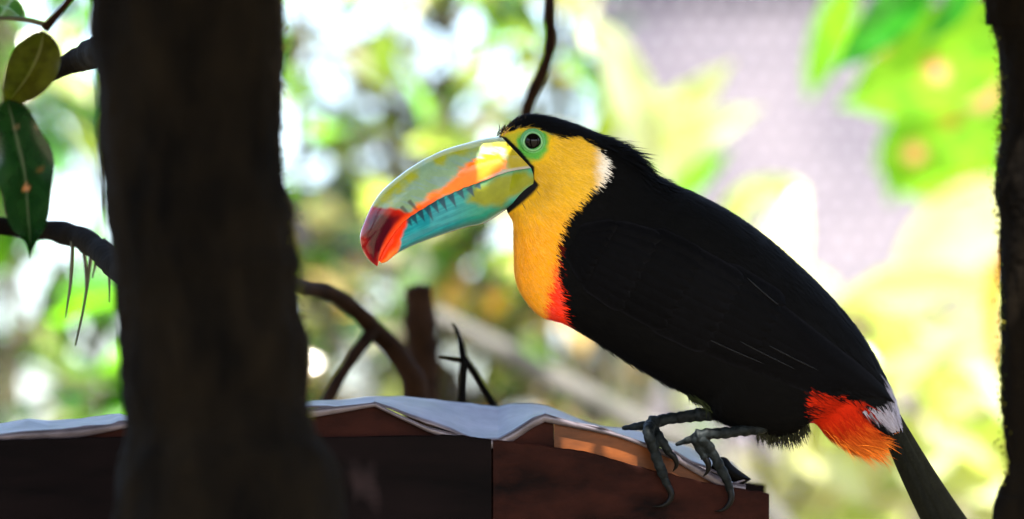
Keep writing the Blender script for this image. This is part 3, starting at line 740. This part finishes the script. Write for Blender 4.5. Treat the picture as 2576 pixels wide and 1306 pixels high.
# feet: tarsus and toes in one skin each, claws on their own
def zf(x, extra=0): return (DBOARD(x) - 0.0035 - DB) / K + extra      # depth just before the plank face
legs = [
    dict(t=[(1840, 1035, 12), (1793, 1040, 4), (1730, 1047, -6), (1675, 1056, -18), (1638, 1066, -30)], tr=[20, 18, 15, 14.5, 18],
         toes=[([(1650, 1066, -26), (1610, 1072, -18), (1566, 1077, 0)], [15, 11, 5], None),
               ([(1636, 1070, -32), (1632, 1092, zf(1632, -10)), (1645, 1133, zf(1645, -9)), (1664, 1184, zf(1664, -8)), (1680, 1224, zf(1680, -7))], [17, 14.5, 13, 12, 10],
                [(1679, 1220, zf(1679, -8)), (1689, 1243, zf(1688, -12)), (1682, 1262, zf(1680, -12)), (1664, 1273, zf(1664, -9)), (1640, 1274, zf(1640, -3))]),
               ([(1642, 1080, -28), (1662, 1106, zf(1662, -9)), (1684, 1142, zf(1684, -8))], [14, 12, 9.5],
                [(1682, 1138, zf(1682, -8)), (1697, 1152, zf(1697, -12)), (1702, 1170, zf(1702, -9)), (1692, 1187, zf(1692, -3))])]),
    dict(t=[(1930, 1068, -40), (1890, 1080, -44), (1840, 1087, -46), (1790, 1091, -48), (1752, 1098, -50)], tr=[20, 15.5, 14, 13.5, 17],
         toes=[([(1762, 1095, -48), (1735, 1106, -44), (1700, 1119, -30)], [14, 10, 4.5], None),
               ([(1752, 1100, -52), (1756, 1122, zf(1756, -12)), (1773, 1152, zf(1773, -9))], [14, 11.5, 9],
                [(1772, 1149, zf(1772, -8)), (1782, 1168, zf(1782, -12)), (1780, 1186, zf(1780, -9)), (1768, 1200, zf(1768, -3))]),
               ([(1760, 1102, -54), (1785, 1126, zf(1785, -14)), (1808, 1170, zf(1808, -11)), (1826, 1204, zf(1826, -10)), (1837, 1234, zf(1837, -8))], [15, 13, 12.5, 12, 10],
                [(1836, 1230, zf(1836, -9)), (1840, 1253, zf(1840, -13)), (1831, 1272, zf(1831, -13)), (1816, 1284, zf(1816, -9)), (1797, 1286, zf(1797, -3))])])]
for lg in legs:
    items = []; claws = []
    def scut(path, rad):
        p = arc(np.concatenate([np.array(path, float), np.array(rad, float)[:, None]], 1), 50)
        s = np.cumsum(np.concatenate([[0], np.linalg.norm(np.diff(p[:, :3], axis=0), axis=1)]))
        rr = p[:, 3] * (1 + .15 * np.abs(np.sin(s / 7.5)) - .07)
        return tube(M3(p[:, :3]), rr * K, 16, 130, .2, 160)
    items.append(scut(lg['t'], lg['tr']))
    for path, rad, cl in lg['toes']:
        items.append(scut(path, rad))
        if cl is not None:
            cp = arc(np.array(cl, float), 12); claws.append(tube(M3(cp), np.array([9, 9, 8.6, 8.2, 7.7, 7.1, 6.4, 5.6, 4.6, 3.5, 2.2, .6]) * K, 12, 30))
        else:
            tip = np.array(path[-1], float)
    V, F = merge(items)
    leg = part('leg', V, F, M_LEG, bird)
    rm = leg.modifiers.new('one_skin', 'REMESH'); rm.mode = 'VOXEL'; rm.voxel_size = 0.0007; rm.use_smooth_shade = True
    for V, F in claws: part('claw', V, F, M_CLAW, leg)

# ------------------------------------------------------------------ leafy twig hanging at the left
def big_leaf(name, pts_mid, width, D, mat, parent, c1, c2, spots=(), dz=0.02, fold=.1, wav=0.0):
    mid = arc(np.array(pts_mid, float), 40); t = np.linspace(0, 1, 40)
    tg = unit(np.gradient(mid, axis=0)); s = np.stack([-tg[:, 1], tg[:, 0]], -1)
    w = width * np.clip(np.sin(math.pi * np.clip(t, 0, 1) ** .75), 0, 1) ** .8 * np.where(t > .82, .25 + .75 * ((1 - t) / .18) ** 1.2, 1)
    nu = 21; u = np.linspace(-1, 1, nu)
    wob = 1 + wav * np.sin(t * 17 + 1)
    XY = mid[:, None] + s[:, None] * (w * wob * .5)[:, None, None] * u[None, :, None]
    px = w.max() * K
    Z = D + fold * px * (np.abs(u)[None] - .5) * -1 + dz * (t - .5)[:, None] + .004 * np.sin(t * 9)[:, None] * np.abs(u)[None]
    V = P(XY[..., 0], XY[..., 1], Z).reshape(-1, 3)
    x, y = XY[..., 0].ravel(), XY[..., 1].ravel()
    n1 = fbm(np.stack([x / 40, y / 40, np.full_like(x, D)], -1), 3)
    C = mix(c1, c2, sstep(-.4, .5, n1))
    C = mix(C, np.asarray(c2) * 1.5, np.tile(np.exp(-(u / .05) ** 2), 40) * .6)
    vein = (np.abs(((np.repeat(t, nu) * 9 - np.abs(np.tile(u, 40)) * 1.2) % 1.0) - .5) < .07)
    C = mix(C, np.asarray(c2) * 1.15, vein * .3)
    for sx_, sy_, sr, sc in spots: C = mix(C, sc, sstep(sr, sr * .65, np.hypot(x - sx_, y - sy_)))
    return part(name, V, [grid_faces(40, nu)], mat, parent, C)
tw = P(190, -20, 2.64)
twig = empty('leafy_twig', tw, 'twig with a brown green leaf above a long dark green leaf beside the rough trunk', 'twig')
tp = lambda L, D=2.64: [P(x, y, D) for x, y in L]
V, F = tube(tp([(330, -260), (250, -110), (190, -20), (150, 30), (112, 72)]), np.array([12, 10, 8, 8, 12]) * K, 8); part('stem', V, F, M_BROWN, twig)
V, F = tube(tp([(115, 62), (60, 50), (-10, 46), (-120, 50)]), np.array([7, 6, 5, 4]) * K, 8); part('stem', V, F, M_STEM, twig)
V, F = tube(tp([(108, 80), (70, 130), (30, 200), (18, 256)], 2.655), np.array([6, 5, 4, 4]) * K, 8); part('stem', V, F, M_STEM, twig)
big_leaf('leaf', [(112, 78), (95, 140), (60, 205), (5, 275)], 128, 2.63, M_LEAF, twig, (.022, .019, .003), (.038, .037, .005), fold=.5)
big_leaf('leaf', [(18, 250), (40, 340), (62, 440), (70, 540), (76, 600), (74, 652)], 150, 2.61, M_LEAF, twig, (.003, .014, .005), (.006, .022, .008),
         spots=[(66, 473, 11, (.30, .10, .07)), (42, 318, 9, (.08, .05, .04)), (96, 318, 12, (.06, .045, .035)), (100, 428, 10, (.06, .03, .012))], fold=.4, wav=.07)
big_leaf('leaf', [(60, 50), (20, 20), (-40, 10), (-110, 30)], 60, 2.65, M_LEAF, twig, (.02, .06, .02), (.03, .08, .02))
# dark branches behind the left trunk
def branch(name, label, paths, mat, bump=.25, extra_root=None):
    r0 = P(*paths[0][0][0][:2], paths[0][0][0][2])
    o = empty(name, r0, label, 'branch')
    for pts, rad in paths:
        pts = np.array(pts, float); V, F = tube(P(pts[:, 0], pts[:, 1], pts[:, 2]), np.array(rad) * TW / PW * pts[:, 2], 12, 40, bump, 45)
        part('limb', V, F, mat, o)
    return o
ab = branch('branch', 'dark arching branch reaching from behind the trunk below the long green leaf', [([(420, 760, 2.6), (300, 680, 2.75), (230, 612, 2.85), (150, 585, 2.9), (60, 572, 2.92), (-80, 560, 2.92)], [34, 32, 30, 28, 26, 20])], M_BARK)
for x0, x1, y1 in ((182, 165, 800), (205, 215, 760), (240, 232, 700), (232, 190, 870), (262, 275, 760)):
    V, F = tube([P(x0, 600, 2.87), P((x0 + x1) / 2 + 6, (600 + y1) / 2, 2.87), P(x1, y1, 2.87)], [.0016, .0013, .0006], 6, 14); part('rootlet', V, F, M_STEM, ab)
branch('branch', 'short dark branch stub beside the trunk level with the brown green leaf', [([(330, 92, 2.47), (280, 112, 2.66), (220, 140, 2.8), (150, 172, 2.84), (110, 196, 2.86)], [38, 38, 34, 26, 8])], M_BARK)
# vine hanging behind the head
branch('vine', 'thin dark vine hanging down behind the toucan head', [([(1430, -1500, 2.9), (1405, -700, 3.05), (1386, -100, 3.15), (1383, 40, 3.15), (1384, 110, 3.15), (1366, 180, 3.15), (1336, 240, 3.15), (1322, 300, 3.15), (1330, 420, 3.15), (1420, 560, 3.15)], [16, 15, 15, 15, 15, 15, 15, 14, 12, 8])], M_BROWN)['category'] = 'vine'
# bare branches low in the middle
branch('branch', 'bare brown branch arching down from the trunk behind the box', [
    ([(560, 690, 2.55), (680, 700, 2.85), (760, 722, 3.0), (840, 742, 3.05), (905, 792, 3.08), (965, 855, 3.1), (1015, 915, 3.1), (1042, 965, 3.1), (1050, 1040, 3.1), (1052, 1250, 3.1)], [20, 20, 19, 20, 22, 24, 27, 30, 32, 34]),
    ([(940, 828, 3.09), (890, 895, 3.07), (840, 975, 3.05), (800, 1060, 3.03), (770, 1180, 3.02)], [16, 15, 14, 14, 13])], M_BROWN)
st = branch('tree_stump', 'dark brown broken stump standing behind the arching bare branch', [([(1064, 8300, 3.32), (1064, 3000, 3.32), (1064, 1200, 3.32), (1062, 960, 3.32), (1060, 860, 3.32), (1056, 780, 3.32), (1052, 722, 3.32)], [70, 55, 44, 42, 40, 38, 34])], M_BROWN, .3)
st['category'] = 'stump'
branch('dead_twig', 'thin black forked twig rising from behind the metal sheet', [
    ([(1168, 1300, 2.98), (1163, 1020, 2.98), (1166, 930, 2.98), (1162, 880, 2.98), (1150, 830, 2.98), (1138, 812, 2.98)], [11, 10, 9, 8, 6, 3]),
    ([(1166, 906, 2.98), (1140, 902, 2.98), (1108, 897, 2.98)], [6, 5, 3]),
    ([(1168, 900, 2.98), (1200, 950, 2.99), (1240, 1018, 3.0), (1290, 1110, 3.0)], [7, 9, 9, 10])], M_TWIG)['category'] = 'twig'
branch('branch', 'pale grey leaning branch far behind the toucan breast', [([(1090, 790, 4.3), (1190, 842, 4.3), (1300, 905, 4.3), (1450, 985, 4.3), (1600, 1065, 4.3), (1900, 1250, 4.3), (2600, 2200, 4.3)], [20, 24, 27, 30, 30, 32, 34])], M_PALEBARK)

# ------------------------------------------------------------------ background shrubs in the sun
PALS = dict(
    green=[(.03, .12, .008), (.05, .18, .008), (.012, .045, .008), (.09, .24, .008), (.012, .03, .008), (.18, .22, .06)],
    pale=[(.24, .30, .05), (.18, .28, .03), (.10, .25, .008), (.30, .27, .10), (.34, .32, .22), (.05, .14, .008), (.02, .055, .008)],
    mixed=[(.07, .16, .012), (.15, .17, .05), (.20, .14, .06), (.022, .014, .008), (.30, .27, .20), (.012, .03, .008), (.015, .012, .008), (.28, .15, .03)],
    lime=[(.09, .24, .008), (.13, .28, .012), (.06, .20, .008)],
    yellow=[(.32, .32, .16), (.27, .31, .13), (.34, .30, .20), (.22, .27, .09)])
WINDOWS = [(1130, 75, 95, 55), (1110, 160, 60, 70), (812, 165, 70, 45), (790, 395, 55, 95), (1000, 272, 45, 48), (895, 250, 60, 55), (845, 60, 45, 60), (1240, 590, 50, 60), (1170, 690, 40, 40), (1500, 870, 90, 50), (1700, 1010, 60, 60),
           (930, 930, 70, 80), (850, 880, 40, 60), (1120, 860, 40, 40), (1110, 970, 40, 50), (170, 510, 38, 45), (220, 850, 42, 60), (40, 730, 75, 60), (150, 690, 45, 40), (40, 960, 60, 70), (250, 1010, 45, 40), (90, 30, 45, 40), (180, 130, 40, 40),
           (1420, 110, 40, 40), (1400, 230, 40, 50), (960, 735, 60, 35), (1080, 750, 45, 45), (1200, 790, 45, 40), (1370, 850, 45, 50), (930, 400, 45, 45), (1060, 430, 40, 35)]
rw = np.random.default_rng(77)
WINDOWS += [(rw.uniform(640, 1560), rw.uniform(-60, 1010), *(rw.uniform(22, 34) * np.array([1, 1.15]))) for _ in range(46)]
WINDOWS += [(rw.uniform(-20, 300), rw.uniform(-60, 1060), *(rw.uniform(20, 32) * np.array([1, 1.2]))) for _ in range(14)]
def in_window(p):
    rel = p - np.array([0, 0, CAM_H]); dpt = rel[:, 1] * CP + rel[:, 2] * SP; z = -rel[:, 1] * SP + rel[:, 2] * CP
    px = rel[:, 0] / dpt / TW * PW + PW / 2; py = PH / 2 - z / dpt / TW * PW
    r = np.zeros(len(p), bool)
    for x, y, a, b in WINDOWS: r |= ((px - x) / a) ** 2 + ((py - y) / b) ** 2 < .8
    return r
def shrub(label, rect, D1, D2, nt_w, per, ll, pal, seed, group=None, mat=M_LEAF, wfac=.5, density=None, cat='shrub', name='shrub', nstem=4):
    r = np.random.default_rng(seed); x0, x1, y0, y1 = rect; Dm = (D1 + D2) / 2
    base = P((x0 + x1) / 2, 653, Dm); base[2] = 0
    o = empty(name, base, label, cat, group)
    stems = []
    for k in range(nstem):
        fx = (k + .5) / nstem; xt = x0 + (x1 - x0) * fx; Ds = r.uniform(D1, D2)
        b0 = base + np.array([r.normal(0, .12), r.normal(0, .12), 0]); tp_ = P(xt + r.normal(0, 40), y0 + (y1 - y0) * r.uniform(.0, .25), Ds)
        pth = np.array([b0, b0 * .55 + tp_ * .45 + [r.normal(0, .06), r.normal(0, .06), -.1], b0 * .2 + tp_ * .8, tp_])
        V, F = tube(pth, [.022, .016, .010, .004], 7, 24); part('stem', V, F, M_STEM, o); stems.append(cr(pth, 30))
    items = []; Bs, Ds_, L_, C_ = [], [], [], []
    allp = np.concatenate([s[8:] for s in stems])
    for k in range(nt_w):
        for _ in range(20):
            tx, ty = r.uniform(x0, x1), r.uniform(y0, y1)
            if density is None or r.uniform() < density(tx, ty): break
        end = P(tx, ty, r.uniform(D1, D2))
        s = allp[np.argmin(np.linalg.norm(allp - end - [0, 0, -.1], axis=1))]
        pth = np.array([s, (s + end) / 2 + r.normal(0, .02, 3) + [0, 0, .03], end])
        items.append(tube(pth, [.005, .0035, .002], 4, 6))
        q_ = cr(pth, 12)[3:]
        for m_ in range(per):
            i = r.integers(0, len(q_)); Bs.append(q_[i]); dd = unit(end - s + 1e-6) + r.normal(0, .7, 3) + [0, 0, -.35]
            Ds_.append(dd); L_.append(r.uniform(*ll)); C_.append(np.array(pal[r.integers(0, len(pal))]) * r.uniform(.7, 1.25))
    V, F = merge(items); part('twigs', V, F, M_STEM, o, kind='stuff')
    Bs, Ds_, L_, C_ = map(np.array, (Bs, Ds_, L_, C_))
    ok = np.ones(len(Bs), bool)
    for t_ in (.2, .5, .85): ok &= ~in_window(Bs + unit(Ds_) * L_[:, None] * t_)
    Bs, Ds_, L_, C_ = Bs[ok], Ds_[ok], L_[ok], C_[ok]
    up = np.array([0, -.35, 1.0]) + r.normal(0, .45, Bs.shape)
    V, F, C = leaves(Bs, Ds_, up, L_, L_ * wfac * r.uniform(.8, 1.2, len(L_)), C_, 4, curl=.25)
    part('foliage', V, F, mat, o, C, kind='stuff')
    return o
PALS['white'] = [(.30, .29, .20), (.26, .28, .16), (.22, .26, .10), (.30, .26, .18)]
shrub('dense green shrub showing in the gap left of the rough trunk', (-250, 420, -200, 1250), 4.6, 5.6, 105, 5, (.07, .14), PALS['green'], 21)
shrub('loose yellow green shrub behind the toucan bill', (640, 1540, -250, 620), 4.8, 5.9, 112, 4, (.06, .13), PALS['pale'], 22, mat=M_PALE)
shrub('mottled brown and green shrub low behind the bare branches', (600, 1750, 560, 1350), 4.8, 5.9, 122, 5, (.06, .13), PALS['mixed'], 23)
shrub('pale yellow broad leaved shrub behind the toucan back and tail', (1780, 2620, 740, 1420), 4.5, 5.1, 30, 3, (.14, .28), PALS['yellow'] + PALS['white'], 24, mat=M_PALE, wfac=.4)
sb = P(1700, 653, 4.6); sb[2] = 0
strap = empty('strap_leaved_plant', sb, 'plant of long pale strap leaves behind the toucan nape', 'plant')
w1, w2 = (.34, .34, .24), (.42, .42, .34)
for k, (pts, w_, c1_, c2_) in enumerate([([(1600, 420), (1680, 300), (1760, 230), (1850, 148)], 100, (.30, .30, .13), w2), ([(1640, 470), (1760, 345), (1840, 300), (1925, 268)], 92, w1, w2), ([(1690, 500), (1770, 430), (1840, 372)], 62, (.08, .22, .01), (.12, .26, .02)),
        ([(1680, 460), (1610, 290), (1550, 130), (1480, 20)], 120, w1, w2), ([(1800, 560), (1900, 490), (1990, 470), (2040, 490)], 78, (.20, .24, .06), w2)]):
    e = P(pts[0][0], pts[0][1], 4.6); V, F = tube([sb, sb * .5 + e * .5 + [.03 * (k - 2), .02, 0], e], [.012, .009, .004], 6, 16); part('stalk', V, F, M_STEM, strap)
    big_leaf('leaf', pts, w_, 4.6 + .03 * (k % 3), M_PALE, strap, c1_, c2_, dz=-.1)
DK = [(930, 300), (865, 215), (1010, 350), (870, 490), (1300, 680), (1260, 770), (1430, 690), (1545, 925), (1470, 1000), (880, 780), (1340, 200), (1400, 320), (1190, 470), (1010, 700), (700, 560), (1600, 820), (1330, 980), (830, 300)]
rk = np.random.default_rng(31); kb = P(1150, 653, 5.7); kb[2] = 0
dark = empty('shrub', kb, 'sparse dark green shrub scattered behind the bill and breast', 'shrub')
its, Bs, Dd, Ll, Cc = [], [], [], [], []
hub = P(1150, 1500, 5.7); its.append(tube([kb, (kb + hub) / 2 + [.05, 0, 0], hub], [.03, .024, .018], 7, 10))
for x, y in DK:
    e = P(x, y, rk.uniform(5.4, 5.9)); its.append(tube([hub, hub * .4 + e * .6 + rk.normal(0, .03, 3), e], [.006, .004, .002], 5, 10))
    for k in range(9):
        Bs.append(e + rk.normal(0, .03, 3)); Dd.append(rk.normal(0, 1, 3)); Ll.append(rk.uniform(.06, .11)); Cc.append(np.array([(.008, .022, .008), (.014, .04, .008), (.012, .018, .012)][k % 3]) * rk.uniform(.7, 1.3))
Bs, Dd, Ll, Cc = map(np.array, (Bs, Dd, Ll, Cc))
V, F = merge(its); part('stem', V, F, M_STEM, dark)
V, F, C = leaves(Bs, Dd, np.array([0, 0, 1.]) + rk.normal(0, .5, Bs.shape), Ll, Ll * .45, Cc, 4); part('foliage', V, F, M_LEAF, dark, C, kind='stuff')
# broad lime leaves in front of the netting
lb = P(2560, 653, 4.1); lb[2] = 0
lime = empty('broad_leaved_shrub', lb, 'shrub of broad lime leaves with brown spots beside the mossy trunk', 'shrub')
for x, y in ((2520, -300), (2560, 200), (2600, 380)):
    e = P(x, y, 4.1); V, F = tube([lb, lb * .5 + e * .5 + [.05, .03, 0], e], [.02, .014, .006], 7, 20); part('stem', V, F, M_STEM, lime)
lm1, lm2 = (.06, .18, .004), (.13, .27, .010); pk = (.50, .20, .15); orr = (.26, .15, .02)
big_leaf('leaf', [(2560, 20), (2400, 130), (2240, 215), (2100, 270)], 260, 4.5, M_LEAF, lime, lm1, lm2, spots=[(2205, 108, 42, orr), (2205, 108, 30, pk), (2352, 175, 40, orr), (2362, 185, 28, pk)], dz=.1)
big_leaf('leaf', [(2590, 210), (2420, 300), (2290, 390), (2235, 520)], 250, 4.7, M_LEAF, lime, lm1, lm2, spots=[(2300, 385, 38, orr), (2300, 388, 24, pk), (2390, 300, 30, orr), (2460, 215, 75, pk)], dz=.12)
big_leaf('leaf', [(2140, -40), (2090, 90), (2060, 170), (2030, 260)], 100, 4.8, M_LEAF, lime, lm1, lm2)
big_leaf('leaf', [(2360, -120), (2250, 30), (2160, 120), (2094, 182)], 118, 3.95, M_LEAF, lime, (.012, .10, .008), (.02, .15, .01))
big_leaf('leaf', [(2460, -100), (2400, 20), (2360, 70), (2325, 115)], 70, 4.0, M_LEAF, lime, (.012, .10, .008), (.02, .15, .01))
big_leaf('leaf', [(2560, 420), (2430, 430), (2310, 450), (2190, 410)], 130, 4.9, M_LEAF, lime, lm1, lm2)
big_leaf('leaf', [(2600, 560), (2510, 700), (2496, 820), (2508, 980)], 44, 4.3, M_PALE, lime, (.36, .15, .015), (.45, .24, .04))  # leaf added to stand for an orange glow along the trunk
big_leaf('leaf', [(2600, 480), (2440, 560), (2330, 680), (2290, 860)], 200, 4.9, M_PALE, lime, (.32, .31, .15), (.36, .34, .22))
big_leaf('leaf', [(2600, 800), (2460, 860), (2380, 1000), (2350, 1200)], 190, 4.9, M_PALE, lime, (.34, .29, .15), (.38, .34, .22))
# aviary netting between poles, and the shelter behind it
M_NET = mat_noise('net_cord', (.26, .25, .28), (.36, .35, .38), 10, rough=.8, bump=0)
nx0, nx1 = P(1470, 653, 5.2)[0], P(1470, 653, 5.2)[0] + 2.2; ny = P(1470, 653, 5.2)[1]
net = empty('netting', ((nx0 + nx1) / 2, ny, 0), 'pale hexagonal wire netting stretched between posts behind the toucan back', 'netting')
s_ = .0165; E = []
for i in range(int(2.2 / (s_ * math.sqrt(3)))):
    for j_ in range(int(3.3 / (1.5 * s_))):
        cx_ = nx0 + (i + .5 * (j_ % 2)) * s_ * math.sqrt(3); cz_ = .05 + j_ * 1.5 * s_
        a_ = [(cx_ + s_ * math.sin(k * math.pi / 3), cz_ + s_ * math.cos(k * math.pi / 3)) for k in range(6)]
        E += [(a_[0], a_[1]), (a_[1], a_[2]), (a_[2], a_[3])]
E = np.array(E); p0, p1 = E[:, 0], E[:, 1]; dv = unit(p1 - p0); sv = np.stack([-dv[:, 1], dv[:, 0]], -1) * .0005
off3 = [(sv, 0), (-sv, 0), (sv * 0, -.0012)]
Vn = []
for e_ in (p0, p1):
    for o2, dy in off3:
        q_ = e_ + o2; Vn.append(np.stack([q_[:, 0], np.full(len(q_), ny + dy), q_[:, 1]], -1))
Vn = np.stack(Vn, 1); oo = (np.arange(len(E)) * 6)[:, None, None]
Fn = (np.array([[0, 1, 4, 3], [1, 2, 5, 4], [2, 0, 3, 5]])[None] + oo).reshape(-1, 4)
part('mesh', Vn.reshape(-1, 3), [Fn], M_NET, net, kind='stuff')
for x in (nx0 - .02, nx1 + .05):
    V, F = tube([(x, ny, 0), (x, ny, 1.7), (x, ny, 3.4)], [.008, .008, .008], 8); part('pole', V, F, M_STEM, net)
M_WALL = mat_noise('lavender_grey_plaster', (.028, .025, .038), (.075, .066, .078), 2.6, rough=.9, bump=.2, bdist=.01)
w0 = P(1520, 653, 9.0)
shel = empty('shelter', (w0[0] + 2.2, w0[1] + 1.2, 0), 'lavender grey plastered shelter beyond the netting', 'building')
V, F = box(w0[0], w0[0] + 4.4, w0[1], w0[1] + 2.4, 0, 3.6); part('wall', V, F, M_WALL, shel, smooth=False)
V, F = box(w0[0] - .3, w0[0] + 4.7, w0[1] - .4, w0[1] + 2.8, 3.604, 3.72); part('roof', V, F, M_SHEET, shel, smooth=False)
